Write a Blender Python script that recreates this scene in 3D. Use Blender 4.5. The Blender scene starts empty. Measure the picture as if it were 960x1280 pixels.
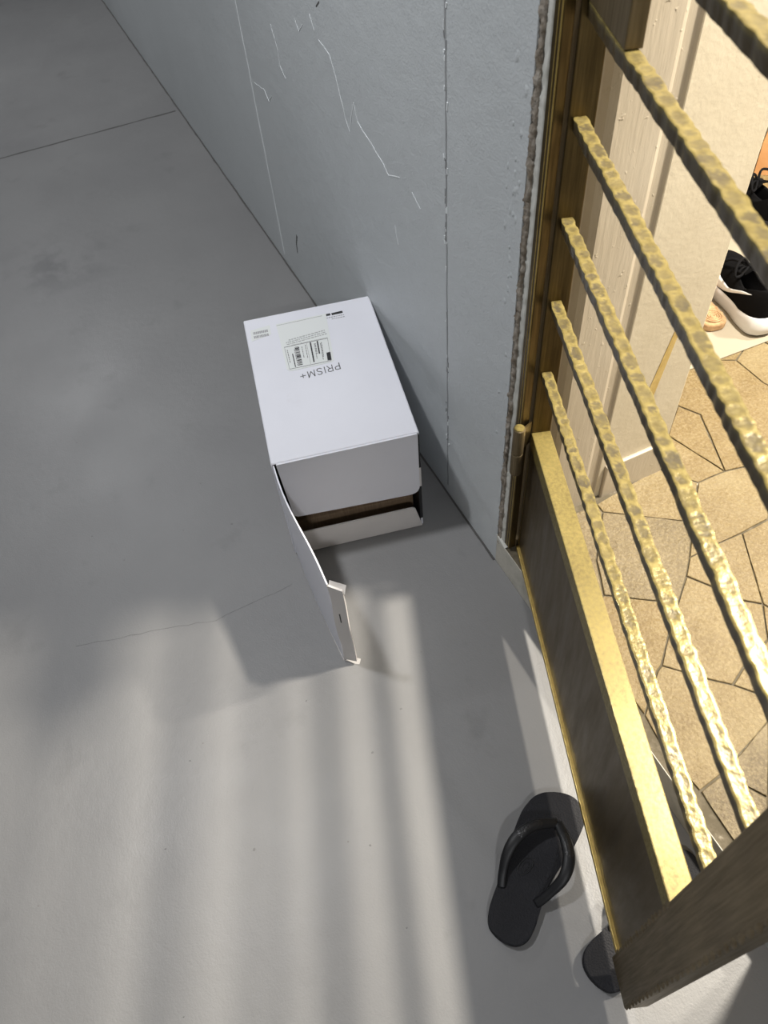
import bpy, bmesh, math, random
from mathutils import Vector, Matrix, noise
random.seed(4)
S = bpy.context.scene
COL = S.collection

# ------------------------------------------------------------------ camera
cam_d = bpy.data.cameras.new('camera'); cam = bpy.data.objects.new('camera', cam_d); COL.objects.link(cam)
cam_d.sensor_fit = 'VERTICAL'; cam_d.sensor_height = 24.0; cam_d.sensor_width = 18.0
cam_d.lens = 24.0 * 965.0 / 1280.0
right = Vector((0.42937193, 0.90052107, -0.06856786))
down = Vector((0.69459463, -0.3778008, -0.61221308))
fwd = Vector((-0.57721577, 0.21524024, -0.78771416))
M3 = Matrix((right, -down, -fwd)).transposed()
cam.matrix_world = Matrix.Translation((0, 0, 1.5)) @ M3.to_4x4()
cam_d.clip_start = 0.02
cam_d.dof.use_dof = True; cam_d.dof.focus_distance = 1.55; cam_d.dof.aperture_fstop = 5.0
S.camera = cam

# ------------------------------------------------------------------ world, lights, exposure
w = bpy.data.worlds.new('world'); S.world = w; w.use_nodes = True
w.node_tree.nodes['Background'].inputs[0].default_value = (0.88, 0.93, 1.0, 1)
w.node_tree.nodes['Background'].inputs[1].default_value = 0.035

def area(name, loc, size, power, col, sizey=None, rot=(0, 0, 0)):
    l = bpy.data.lights.new(name, 'AREA'); l.energy = power; l.color = col
    l.shape = 'RECTANGLE' if sizey else 'DISK'; l.size = size
    if sizey: l.size_y = sizey
    o = bpy.data.objects.new(name, l); COL.objects.link(o); o.location = loc; o.rotation_euler = rot
    return o
# lamps inside the flat
area('hall_ceiling_lamp', (-0.42, 1.70, 2.55), 0.20, 165, (1.0, 0.92, 0.79))
area('living_ceiling_lamp', (-0.38, 3.15, 2.52), 0.22, 160, (1.0, 0.92, 0.79))
# round corridor lamps; outer two unseen, added to brighten far floor and box front
for cx_ in (-4.47, -1.42, 1.63):
    area('corridor_lamp_and_fill', (cx_, -0.42, 2.57), 0.16, 35, (0.97, 0.98, 1.0))

vs = S.view_settings
S.display_settings.display_device = 'sRGB'
vs.view_transform = 'Standard'; vs.look = 'None'; vs.gamma = 1.0; vs.use_curve_mapping = False
vs.exposure = 0.0

# ------------------------------------------------------------------ helpers
def tag(o, label=None, cat=None, group=None, kind=None):
    if label: o['label'] = label
    if cat: o['category'] = cat
    if group: o['group'] = group
    if kind: o['kind'] = kind
    return o

def link(name, me, mat, parent=None, loc=None, rot=None):
    o = bpy.data.objects.new(name, me); COL.objects.link(o)
    if mat is not None and len(me.materials) == 0: me.materials.append(mat)
    if parent: o.parent = parent
    if loc: o.location = loc
    if rot: o.rotation_euler = rot
    return o

def pyd(name, verts, faces, mat, parent=None, smooth=False, loc=None, rot=None, recalc=True):
    me = bpy.data.meshes.new(name)
    me.from_pydata([tuple(v) for v in verts], [], faces); me.update()
    if recalc:
        bm = bmesh.new(); bm.from_mesh(me); bmesh.ops.recalc_face_normals(bm, faces=bm.faces); bm.to_mesh(me); bm.free()
    if smooth:
        for p in me.polygons: p.use_smooth = True
    return link(name, me, mat, parent, loc, rot)

def bmobj(name, bm, mat, parent=None, smooth=False, loc=None, rot=None):
    bmesh.ops.recalc_face_normals(bm, faces=bm.faces)
    me = bpy.data.meshes.new(name); bm.to_mesh(me); bm.free()
    if smooth:
        for p in me.polygons: p.use_smooth = True
    return link(name, me, mat, parent, loc, rot)

def bbox(bm, x0, x1, y0, y1, z0, z1, bev=0.0, seg=2):
    vs_ = [bm.verts.new(p) for p in ((x0,y0,z0),(x1,y0,z0),(x1,y1,z0),(x0,y1,z0),(x0,y0,z1),(x1,y0,z1),(x1,y1,z1),(x0,y1,z1))]
    fs = [bm.faces.new([vs_[i] for i in f]) for f in ((0,3,2,1),(4,5,6,7),(0,1,5,4),(1,2,6,5),(2,3,7,6),(3,0,4,7))]
    if bev:
        es = list({e for f in fs for e in f.edges})
        bmesh.ops.bevel(bm, geom=es, offset=bev, segments=seg, affect='EDGES', profile=0.5)

def box(name, x0, x1, y0, y1, z0, z1, mat, parent=None, bev=0.0, seg=2, **k):
    bm = bmesh.new(); bbox(bm, x0, x1, y0, y1, z0, z1, bev, seg)
    return bmobj(name, bm, mat, parent, **k)

def prism(name, pts, z0, z1, mat, parent=None, bev=0.0, seg=2, smooth=False, **k):
    """outline (x,y) extruded z0..z1, optional bevel of the rims"""
    bm = bmesh.new()
    f = bm.faces.new([bm.verts.new((p[0], p[1], z0)) for p in pts])
    r = bmesh.ops.extrude_face_region(bm, geom=[f])
    for v in r['geom']:
        if isinstance(v, bmesh.types.BMVert): v.co.z = z1
    if bev:
        es = [e for e in bm.edges if abs(e.verts[0].co.z - e.verts[1].co.z) < 1e-7]
        bmesh.ops.bevel(bm, geom=es, offset=bev, segments=seg, affect='EDGES', profile=0.5)
    return bmobj(name, bm, mat, parent, smooth, **k)

def catmull(pts, n=6, closed=False):
    P = [Vector(p) for p in pts]; out = []; m = len(P)
    rng = range(m if closed else m - 1)
    for i in rng:
        p0 = P[(i-1) % m] if closed or i > 0 else P[i]; p1 = P[i]; p2 = P[(i+1) % m]
        p3 = P[(i+2) % m] if closed or i + 2 < m else p2
        for k in range(n):
            t = k / n
            out.append(0.5*((2*p1) + (p2-p0)*t + (2*p0-5*p1+4*p2-p3)*t*t + (3*p1-p0-3*p2+p3)*t*t*t))
    if not closed: out.append(P[-1])
    return out

def tube_geo(path, rad, seg=8, flat=1.0, up=(0, 0, 1), closed=False):
    """rad: float or list; flat squeezes along up"""
    P = [Vector(p) for p in path]; n = len(P); V = []; F = []
    for i, p in enumerate(P):
        t = (P[(i+1) % n if closed else min(i+1, n-1)] - P[i-1 if closed or i else 0]).normalized()
        s = t.cross(Vector(up));
        if s.length < 1e-5: s = t.cross(Vector((1, 0, 0)))
        s.normalize(); b = s.cross(t).normalized()
        r = rad[i] if isinstance(rad, (list, tuple)) else rad
        for k in range(seg):
            a = 2*math.pi*k/seg
            V.append(p + s*(math.cos(a)*r) + b*(math.sin(a)*r*flat))
    for i in range(n if closed else n-1):
        j = (i+1) % n
        for k in range(seg):
            F.append((i*seg+k, i*seg+(k+1) % seg, j*seg+(k+1) % seg, j*seg+k))
    if not closed:
        F.append(tuple(range(seg))[::-1]); F.append(tuple((n-1)*seg+k for k in range(seg)))
    return V, F

def tube(name, path, rad, mat, parent=None, seg=8, flat=1.0, up=(0, 0, 1), closed=False):
    V, F = tube_geo(path, rad, seg, flat, up, closed)
    return pyd(name, V, F, mat, parent, smooth=True)

def empty(name, loc=(0, 0, 0), rz=0.0):
    o = bpy.data.objects.new(name, None); COL.objects.link(o); o.location = loc; o.rotation_euler = (0, 0, rz)
    o.empty_display_size = 0.05
    return o

# ------------------------------------------------------------------ materials
class MT:
    def __init__(s, name, col=(0.5, 0.5, 0.5), rough=0.5, metal=0.0, spec=0.5):
        s.m = bpy.data.materials.new(name); s.m.use_nodes = True; s.nt = s.m.node_tree; s.N = s.nt.nodes; s.L = s.nt.links
        s.b = s.N['Principled BSDF']; s.b.inputs['Base Color'].default_value = (*col, 1)
        s.b.inputs['Roughness'].default_value = rough; s.b.inputs['Metallic'].default_value = metal
        s.b.inputs['Specular IOR Level'].default_value = spec
        s.tc = s.N.new('ShaderNodeTexCoord'); s.vec = s.tc.outputs['Object']
    def map(s, scale=(1, 1, 1), loc=(0, 0, 0), rot=(0, 0, 0)):
        m = s.N.new('ShaderNodeMapping'); s.L.new(s.tc.outputs['Object'], m.inputs[0])
        m.inputs['Scale'].default_value = scale; m.inputs['Location'].default_value = loc; m.inputs['Rotation'].default_value = rot
        return m.outputs[0]
    def noise(s, scale, detail=4, rough=0.55, vec=None, dist=0.0):
        n = s.N.new('ShaderNodeTexNoise'); n.inputs['Scale'].default_value = scale; n.inputs['Detail'].default_value = detail
        n.inputs['Roughness'].default_value = rough; n.inputs['Distortion'].default_value = dist
        s.L.new(vec or s.vec, n.inputs['Vector']); return n.outputs['Fac']
    def voronoi(s, scale, vec=None, feat='F1'):
        n = s.N.new('ShaderNodeTexVoronoi'); n.inputs['Scale'].default_value = scale; n.feature = feat
        s.L.new(vec or s.vec, n.inputs['Vector']); return n.outputs['Distance']
    def ramp(s, fac, stops):
        r = s.N.new('ShaderNodeValToRGB'); el = r.color_ramp.elements
        while len(el) < len(stops): el.new(0.5)
        for e, (p, c) in zip(el, stops):
            e.position = p; e.color = (*c, 1) if len(c) == 3 else c
        s.L.new(fac, r.inputs[0]); return r.outputs[0]
    def mix(s, fac, a, b, mode='MIX'):
        n = s.N.new('ShaderNodeMix'); n.data_type = 'RGBA'; n.blend_type = mode
        for v, i in ((fac, 0), (a, 6), (b, 7)):
            if isinstance(v, (int, float)): n.inputs[i].default_value = v
            elif isinstance(v, tuple): n.inputs[i].default_value = (*v, 1)
            else: s.L.new(v, n.inputs[i])
        return n.outputs[2]
    def math(s, op, a, b=0.0):
        n = s.N.new('ShaderNodeMath'); n.operation = op
        for v, i in ((a, 0), (b, 1)):
            if isinstance(v, (int, float)): n.inputs[i].default_value = v
            else: s.L.new(v, n.inputs[i])
        return n.outputs[0]
    def attr(s, name):
        n = s.N.new('ShaderNodeAttribute'); n.attribute_name = name; return n.outputs['Fac']
    def color(s, c): s.L.new(c, s.b.inputs['Base Color']); return s
    def rough(s, c): s.L.new(c, s.b.inputs['Roughness']); return s
    def bump(s, h, strength=0.3, dist=0.002):
        n = s.N.new('ShaderNodeBump'); n.inputs['Strength'].default_value = strength; n.inputs['Distance'].default_value = dist
        s.L.new(h, n.inputs['Height']); s.L.new(n.outputs[0], s.b.inputs['Normal']); return s

# corridor floor: grey painted screed
t = MT('floor_paint', rough=0.42, spec=0.35)
c = t.ramp(t.noise(2.2, 5), [(0.3, (0.188, 0.187, 0.188)), (0.7, (0.216, 0.215, 0.214))])
c = t.mix(t.ramp(t.noise(6.0, 4, 0.6, t.map((1, 1, 1), (3.1, 2.2, 0))), [(0.62, (0, 0, 0)), (0.75, (1, 1, 1))]), c, (0.175, 0.174, 0.174))
sm = t.map((4.0, 4.0, 4.0), (2.62*4, 0.12*4, 0))   # grease smudges near the far left, centred at (-2.62, -0.12)
g = t.N.new('ShaderNodeTexGradient'); g.gradient_type = 'SPHERICAL'; t.L.new(sm, g.inputs[0])
k = t.math('MULTIPLY', g.outputs['Fac'], t.ramp(t.noise(9, 3), [(0.45, (0, 0, 0)), (0.62, (1, 1, 1))]))
c = t.mix(t.math('MULTIPLY', k, 0.9), c, (0.13, 0.13, 0.133))
sp = t.ramp(t.voronoi(14), [(0.018, (1, 1, 1)), (0.03, (0, 0, 0))])
c = t.mix(t.math('MULTIPLY', sp, 0.5), c, (0.10, 0.09, 0.08))
t.color(c)
t.rough(t.ramp(t.noise(4, 4), [(0.3, (0.38,)*3), (0.7, (0.50,)*3)]))
t.bump(t.math('ADD', t.noise(260, 3, 0.6), t.math('MULTIPLY', t.noise(35, 3), 1.6)), 0.35, 0.0012)
FLOOR = t.m

# corridor wall: grey-blue emulsion with fine relief
t = MT('wall_paint', rough=0.55, spec=0.3)
c = t.ramp(t.noise(1.6, 5), [(0.3, (0.44, 0.465, 0.475)), (0.7, (0.49, 0.515, 0.525))])
c = t.mix(t.ramp(t.noise(40, 4, 0.7, t.map((1, 1, 0.25))), [(0.66, (0, 0, 0)), (0.75, (0.5, 0.5, 0.5))]), c, (0.56, 0.58, 0.59))
t.color(c); t.bump(t.math('ADD', t.noise(220, 3, 0.6), t.math('MULTIPLY', t.noise(22, 4), 2.5)), 0.45, 0.002)
WALL = t.m
SEAM_D = MT('seam_dark', (0.27, 0.28, 0.285), 0.8).m
SEAM_L = MT('seam_light', (0.72, 0.75, 0.76), 0.7).m
SCRATCH = MT('scratch_white', (0.70, 0.73, 0.74), 0.8).m
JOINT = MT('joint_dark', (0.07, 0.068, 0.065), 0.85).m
CRACK = MT('crack', (0.165, 0.165, 0.165), 0.85).m

t = MT('mortar', rough=0.9); t.color(t.ramp(t.noise(60, 5), [(0.35, (0.15, 0.12, 0.085)), (0.7, (0.34, 0.31, 0.27))])); t.bump(t.noise(120, 4), 0.8, 0.004); MORTAR = t.m
t = MT('plaster_strip', rough=0.7); t.color(t.ramp(t.noise(30, 5), [(0.3, (0.46, 0.46, 0.42)), (0.7, (0.56, 0.56, 0.52))])); t.bump(t.noise(90, 3), 0.3, 0.002); PLASTER = t.m
t = MT('kerb_paint', rough=0.6); t.color(t.ramp(t.noise(25, 6, 0.7), [(0.3, (0.38, 0.37, 0.32)), (0.65, (0.52, 0.50, 0.44))])); t.bump(t.noise(150, 3), 0.3, 0.002); KERB = t.m

# brass, antique
def brass(name, lo, hi, rough, stretch=(1, 1, 1), sc=30, metal=0.9):
    t = MT(name, rough=rough, metal=metal)
    n = t.noise(sc, 6, 0.65, t.map(stretch))
    n2 = t.noise(7, 3)
    c = t.ramp(t.math('ADD', t.math('MULTIPLY', n, 0.6), t.math('MULTIPLY', n2, 0.4)), [(0.36, lo), (0.62, hi)])
    t.color(c); t.rough(t.ramp(n, [(0.3, (rough+0.12,)*3), (0.7, (rough-0.06,)*3)]))
    t.bump(n, 0.12, 0.0008)
    return t.m
B_PANEL = brass('panel_bronze', (0.115, 0.086, 0.048), (0.135, 0.102, 0.058), 0.36, (3, 3, 0.5), 10, 0.8)
B_STILE = brass('stile_bronze', (0.105, 0.078, 0.042), (0.190, 0.145, 0.080), 0.45, (18, 18, 0.7), 12, 0.6)
B_FRAME = brass('frame_bronze', (0.052, 0.036, 0.014), (0.140, 0.100, 0.042), 0.36, (20, 20, 0.8), 10, 0.8)
B_RAIL = brass('rail_brass', (0.125, 0.094, 0.028), (0.270, 0.213, 0.068), 0.33, (1, 1, 1), 160, 0.4)
B_EDGE = brass('edge_brass', (0.38, 0.27, 0.08), (0.55, 0.41, 0.14), 0.4, (1, 1, 1), 60, 0.7)
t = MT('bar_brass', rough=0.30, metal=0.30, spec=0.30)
pit_and_side_shade = t.math('MULTIPLY', t.attr('pit_and_side_shade'), t.ramp(t.noise(60, 3), [(0.30, (0.45,)*3), (0.6, (1,)*3)]))
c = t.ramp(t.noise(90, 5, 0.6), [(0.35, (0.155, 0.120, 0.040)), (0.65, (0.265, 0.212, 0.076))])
c = t.mix(t.math('MINIMUM', pit_and_side_shade, 1.0), c, (0.085, 0.070, 0.044))
c = t.mix(t.math('MAXIMUM', t.math('SUBTRACT', t.attr('pit_and_side_shade'), 1.0), 0.0), c, (0.075, 0.057, 0.032))  # bar sides painted darker, shade away from the indoor lamps put into the colour
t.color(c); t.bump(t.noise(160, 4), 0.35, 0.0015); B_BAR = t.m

# door frame paint
t = MT('cream_gloss', rough=0.38, spec=0.4)
c = t.ramp(t.noise(6, 5), [(0.3, (0.41, 0.355, 0.275)), (0.7, (0.47, 0.415, 0.33))]); t.color(c)
t.bump(t.math('ADD', t.noise(120, 4, 0.6, t.map((1, 1, 0.12))), t.math('MULTIPLY', t.ramp(t.noise(70, 2), [(0.66, (0,)*3), (0.74, (1,)*3)]), 0.8)), 0.4, 0.0018)
CREAM = t.m
t = MT('cream_rough', rough=0.6, spec=0.3)
c = t.ramp(t.noise(5, 5), [(0.3, (0.50, 0.44, 0.33)), (0.7, (0.57, 0.51, 0.395))])
c = t.mix(t.ramp(t.noise(14, 5, 0.7, t.map((1, 1, 0.3), (0.4, 0, 0.2))), [(0.64, (0,)*3), (0.72, (0.6,)*3)]), c, (0.36, 0.32, 0.25))
t.color(c); t.bump(t.math('ADD', t.noise(90, 4, 0.6), t.math('MULTIPLY', t.noise(18, 3), 1.2)), 0.25, 0.002)
CREAMR = t.m
t = MT('tape_yellow', rough=0.5); t.color(t.ramp(t.noise(40, 5), [(0.35, (0.42, 0.29, 0.09)), (0.7, (0.56, 0.42, 0.17))])); TAPE = t.m
t = MT('room_wall', (0.55, 0.50, 0.42), 0.8); ROOMW = t.m
CEIL = MT('ceiling_paint', (0.55, 0.55, 0.54), 0.9).m

# crazy paving
def stone(name, a, b, c3):
    t = MT(name, rough=0.5, spec=0.4)
    n = t.noise(7, 8, 0.72)
    c = t.ramp(n, [(0.30, a), (0.52, b), (0.75, c3)])
    c = t.mix(t.math('MULTIPLY', t.ramp(t.noise(150, 3, 0.7), [(0.45, (0,)*3), (0.62, (1,)*3)]), 0.30), c, (0.34, 0.275, 0.150))
    t.color(c)
    t.bump(t.math('ADD', t.noise(120, 4, 0.7), t.math('MULTIPLY', t.noise(12, 4), 2.0)), 0.8, 0.004)
    return t.m
STONES = [stone('stone_tan', (0.112, 0.072, 0.025), (0.165, 0.115, 0.047), (0.212, 0.162, 0.079)),
          stone('stone_buff', (0.135, 0.092, 0.038), (0.182, 0.134, 0.062), (0.222, 0.176, 0.092)),
          stone('stone_grey', (0.092, 0.067, 0.035), (0.150, 0.115, 0.062), (0.205, 0.163, 0.094))]
t = MT('grout', rough=0.9); t.color(t.ramp(t.noise(30, 6, 0.7), [(0.46, (0.085, 0.070, 0.044)), (0.60, (0.125, 0.105, 0.072)), (0.70, (0.32, 0.29, 0.23))])); GROUT = t.m

# carton
t = MT('carton_white', rough=0.55, spec=0.35)
c = t.ramp(t.noise(4, 4), [(0.3, (0.70, 0.705, 0.76)), (0.7, (0.75, 0.755, 0.81))])
c = t.mix(t.ramp(t.noise(9, 5, 0.7, t.map((1, 1, 1), (1.7, 0.3, 0))), [(0.64, (0,)*3), (0.74, (0.35,)*3)]), c, (0.62, 0.60, 0.62))
t.color(c); t.bump(t.noise(30, 3), 0.08, 0.002); CARTON = t.m
t = MT('carton_inner_face', rough=0.6); t.color(t.ramp(t.noise(6, 4), [(0.3, (0.60, 0.575, 0.56)), (0.7, (0.68, 0.655, 0.64))])); t.bump(t.noise(40, 3), 0.08, 0.002); CARTON_F = t.m
BLACKIN = MT('carton_black', (0.012, 0.012, 0.013), 0.6).m
t = MT('kraft', rough=0.8); t.color(t.ramp(t.noise(30, 5, 0.6, t.map((1, 8, 1))), [(0.3, (0.20, 0.135, 0.08)), (0.7, (0.29, 0.20, 0.125))])); KRAFT = t.m
PAPER = MT('label_paper', (0.71, 0.73, 0.72), 0.5).m
INK = MT('ink', (0.02, 0.02, 0.022), 0.6).m
INKG = MT('ink_grey', (0.30, 0.30, 0.31), 0.6).m
INKL = MT('ink_faint', (0.38, 0.39, 0.38), 0.6).m

# rubber and shoes
t = MT('rubber_black', rough=0.65, spec=0.2); t.color(t.ramp(t.noise(8, 3), [(0.3, (0.011, 0.011, 0.013)), (0.7, (0.017, 0.017, 0.020))]))
t.bump(t.math('SUBTRACT', 1.0, t.voronoi(330)), 0.6, 0.0012); RUBBER = t.m
STRAP = MT('strap_black', (0.007, 0.007, 0.008), 0.48, spec=0.35).m
t = MT('strap_textured', (0.009, 0.009, 0.010), 0.32); t.bump(t.noise(420, 2), 0.8, 0.0012); STRAPT = t.m
t = MT('mesh_black', (0.0035, 0.0035, 0.004), 0.85, spec=0.06); t.bump(t.voronoi(500), 0.4, 0.001); MESHB = t.m
LACE = MT('lace_black', (0.006, 0.006, 0.007), 0.9, spec=0.08).m
LINING = MT('lining_black', (0.005, 0.005, 0.006), 0.9, spec=0.1).m
FOAM = MT('foam_white', (0.66, 0.66, 0.68), 0.5).m
LOGO = MT('logo_white', (0.70, 0.70, 0.72), 0.45).m
t = MT('tan_jute', rough=0.85); t.color(t.ramp(t.noise(90, 4), [(0.3, (0.30, 0.175, 0.085)), (0.7, (0.46, 0.30, 0.16))])); t.bump(t.noise(140, 3), 0.6, 0.003); JUTE = t.m
t = MT('mat_paper', rough=0.6); t.color(t.ramp(t.noise(5, 4), [(0.3, (0.27, 0.235, 0.178)), (0.7, (0.32, 0.28, 0.215))])); MAT = t.m
t = MT('orange_paper', rough=0.6); t.color(t.ramp(t.noise(9, 4), [(0.35, (0.50, 0.25, 0.10)), (0.7, (0.64, 0.36, 0.17))])); ORANGE = t.m
t = MT('cream_canvas', rough=0.85); t.color(t.ramp(t.noise(9, 4), [(0.3, (0.30, 0.265, 0.20)), (0.7, (0.36, 0.32, 0.25))])); t.bump(t.noise(300, 2), 0.3, 0.001); CANVAS = t.m

# ------------------------------------------------------------------ the setting
WY = 0.578        # corridor face of the wall
WX = -0.849       # end of the wall at the doorway
IZ = 0.086        # level of the floor inside
fl = box('floor', -6.2, 3.4, -1.9, WY, -0.12, 0.0, FLOOR); tag(fl, 'smooth grey painted concrete corridor floor with striped light across it', 'floor', kind='structure')
bm = bmesh.new(); bbox(bm, -6.2, WX, WY, 0.612, 0, 2.6); wl = bmobj('wall_right', bm, WALL)
tag(wl, 'grey painted corridor wall with scratches behind the white box', 'wall', kind='structure')
bm = bmesh.new(); bbox(bm, -6.2, -0.9005, 0.6125, 1.013, 0.0, 2.6); wi = bmobj('wall_inner', bm, ROOMW)
tag(wi, 'cream inner wall thickness beside the doorway', 'wall', kind='structure')
bm = bmesh.new(); bbox(bm, 0.025, 3.4, WY, 1.0, 0, 2.6); bbox(bm, WX, 0.025, WY, 1.0, 2.09, 2.6); wn = bmobj('wall_near', bm, WALL)
tag(wn, 'grey painted wall on the near side of the doorway and over it', 'wall', kind='structure')
cl = box('ceiling', -6.2, 3.4, -1.9, 6.2, 2.62, 2.75, CEIL); tag(cl, 'plain pale ceiling over corridor and flat', 'ceiling', kind='structure')
bm = bmesh.new(); bbox(bm, -3.2, 2.6, 6.1, 6.2, 0, 2.6); bbox(bm, -3.3, -3.2, 1.013, 6.2, 0, 2.6); bbox(bm, 2.6, 2.7, 1.0, 6.2, 0, 2.6)
rw = bmobj('wall_room', bm, ROOMW); tag(rw, 'cream walls of the room beyond the gate', 'wall', kind='structure')
kb = box('trim_1', WX, 0.025, WY, 0.5800, 0.0, IZ - 0.001, KERB, bev=0.0008); tag(kb, 'low cream painted doorway kerb at the foot of the brass gate', 'kerb', kind='structure')
# small wedge of mortar on the kerb under the brass frame
pyd('mortar_fillet', [(WX, WY-0.001, IZ), (-0.815, WY-0.001, IZ), (-0.815, 0.60, IZ+0.005), (WX, 0.60, IZ+0.005), (WX, WY-0.001, IZ+0.012), (WX, 0.60, IZ+0.02)],
    [(0, 1, 4), (3, 5, 2), (0, 4, 5, 3), (1, 2, 5, 4), (0, 3, 2, 1)], PLASTER, kb)

# rough mortar line and plaster strip at the wall's end
def rough_strip(name, x0, x1, y0, z0, z1, mat, amp, parent, n=520, seed=0, yb=0.60):
    V = []; F = []
    for i in range(n + 1):
        z = z0 + (z1 - z0) * i / n
        for j in range(5):
            x = x0 + (x1 - x0) * j / 4
            d = noise.noise(Vector((x*90, z*60, seed))) * amp + noise.noise(Vector((x*260, z*190, seed+5))) * amp * 0.9
            ex = (noise.noise(Vector((j*3.0, z*60, seed+9))) + noise.noise(Vector((j*3.0, z*170, seed+19)))) * amp * 0.7 if j in (0, 4) else 0
            V.append((x + ex, y0 + d, z))
        V.append((x1, yb, z)); V.append((x0, yb, z))
    w_ = 7
    for i in range(n):
        for j in range(w_):
            F.append((i*w_+j, i*w_+(j+1) % w_, (i+1)*w_+(j+1) % w_, (i+1)*w_+j))
    return pyd(name, V, F, mat, parent, smooth=True)
rough_strip('mortar_line', WX-0.001, -0.8385, WY+0.001, 0.072, 2.09, MORTAR, 0.0035, wl, seed=2)
rough_strip('plaster_strip', -0.8392, -0.8255, WY+0.004, 0.074, 2.09, PLASTER, 0.0015, wl, seed=7)

# marks on wall and floor: thin raised or sunken lines
def strip(name, pts, wid, mat, parent, plane, off):
    """ribbon of width wid along pts; plane 'wall' -> (x,z) on y=WY, 'floor' -> (x,y) on z=0"""
    V = []; F = []; n = len(pts)
    for i, p in enumerate(pts):
        a = Vector(pts[max(i-1, 0)]); b = Vector(pts[min(i+1, n-1)]); d = (b - a).normalized(); s = Vector((-d.y, d.x))
        ww = (wid[i] if isinstance(wid, list) else wid) * 0.5 * (0.7 + 0.6*random.random())
        for sg in (-1, 1):
            q = Vector(p) + s*sg*ww
            for o_ in (0.0, off):
                V.append((q.x, WY - o_, q.y) if plane == 'wall' else (q.x, q.y, o_))
    for i in range(n - 1):
        a = i*4; b = a + 4
        F += [(a+1, a+3, b+3, b+1), (a, a+1, b+1, b), (a+3, a+2, b+2, b+3)]
    F += [(0, 2, 3, 1), ((n-1)*4, (n-1)*4+1, (n-1)*4+3, (n-1)*4+2)]
    return pyd(name, V, F, mat, parent)
def jitter(pts, step, amp):
    out = []
    for i in range(len(pts)-1):
        a = Vector(pts[i]); b = Vector(pts[i+1]); L = (b-a).length; m = max(1, int(L/step)); d = (b-a).normalized(); s = Vector((-d.y, d.x))
        for k in range(m): out.append(tuple(a.lerp(b, k/m) + s*random.uniform(-amp, amp)))
    out.append(tuple(pts[-1])); return out
strip('wall_seam', jitter([(-2.217, 2.55), (-2.214, 0.03)], 0.06, 0.002), 0.0055, SEAM_L, wl, 'wall', 0.0012)
strip('wall_seam', jitter([(-1.081, 2.55), (-1.079, 0.03)], 0.03, 0.0012), 0.0038, SEAM_D, wl, 'wall', 0.0006)
for i in range(46):
    z = random.uniform(0.1, 1.1); a = random.uniform(-0.006, 0.006)
    strip('paint_flake', [(-1.080+a, z), (-1.080+a+random.uniform(-.002, .002), z+random.uniform(.004, .014))], random.uniform(.0015, .003), random.choice([SCRATCH, SEAM_D]), wl, 'wall', 0.0012)
for pts in ([(-1.623, 0.863), (-1.568, 0.854), (-1.534, 0.79), (-1.517, 0.748)],
            [(-1.517, 0.748), (-1.50, 0.727), (-1.463, 0.80)],
            [(-1.463, 0.80), (-1.452, 0.768), (-1.412, 0.755), (-1.342, 0.733), (-1.315, 0.717), (-1.264, 0.738)],
            [(-1.94, 0.798), (-1.916, 0.751), (-1.918, 0.715), (-1.889, 0.696)],
            [(-1.757, 0.865), (-1.738, 0.843), (-1.71, 0.866)], [(-2.183, 0.582), (-2.099, 0.594), (-2.07, 0.575), (-2.033, 0.602)],
            [(-1.214, 0.733), (-1.18, 0.716)], [(-1.66, 0.90), (-1.64, 0.875)], [(-1.30, 0.62), (-1.29, 0.58)]):
    strip('scratch', jitter(pts, 0.02, 0.002), 0.0016, SCRATCH, wl, 'wall', 0.0008)
strip('scuff', [(-2.030, 0.198), (-2.05, 0.16), (-2.056, 0.124)], 0.006, JOINT, wl, 'wall', 0.0006)
strip('scuff', [(-1.613, 0.926), (-1.592, 0.94)], 0.003, JOINT, wl, 'wall', 0.0006)
for i in range(26):      # blistered paint near the wall's end
    z = random.choice([random.gauss(0.98, 0.05), random.gauss(0.85, 0.06), random.uniform(0.1, 1.15)]); x = -0.862 - abs(random.gauss(0, 0.018)); r = random.uniform(0.002, 0.005)
    V = [(x + r*math.cos(a)*random.uniform(.6, 1.3), WY, z + 1.8*r*math.sin(a)*random.uniform(.6, 1.3)) for a in [k*math.pi/4 for k in range(8)]] + [(x, WY-0.0022, z)]
    pyd('paint_blister', V, [(k, (k+1) % 8, 8) for k in range(8)], WALL, wl, smooth=True)
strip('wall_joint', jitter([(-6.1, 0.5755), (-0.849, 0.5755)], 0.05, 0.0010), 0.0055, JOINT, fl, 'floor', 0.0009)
strip('floor_joint', jitter([(-3.53, -1.8), (-3.505, 0.56)], 0.06, 0.002), 0.008, JOINT, fl, 'floor', 0.0005)
strip('floor_crack', jitter([(-1.086, -0.363), (-1.061, -0.268), (-1.038, -0.18), (-1.002, -0.059), (-1.005, 0.039), (-1.01, 0.13)], 0.02, 0.002), 0.0014, CRACK, fl, 'floor', 0.0003)
for (x, y) in [(-0.573, -0.296), (-1.379, -0.263), (-1.246, 0.061), (-0.726, 0.052), (-0.563, 0.129), (-0.407, 0.052), (-0.255, 0.051), (-0.715, -0.205), (-0.497, -0.145), (-0.30, -0.34), (-0.62, 0.22)]:
    r = random.uniform(0.0016, 0.0032)
    pyd('paint_speck', [(x+r*math.cos(a)*random.uniform(.5, 1.5), y+r*math.sin(a)*random.uniform(.5, 1.5), 0.0) for a in [k*math.pi/3 for k in range(6)]] + [(x, y, 0.0009)], [(k, (k+1) % 6, 6) for k in range(6)], CRACK, fl)

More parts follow.
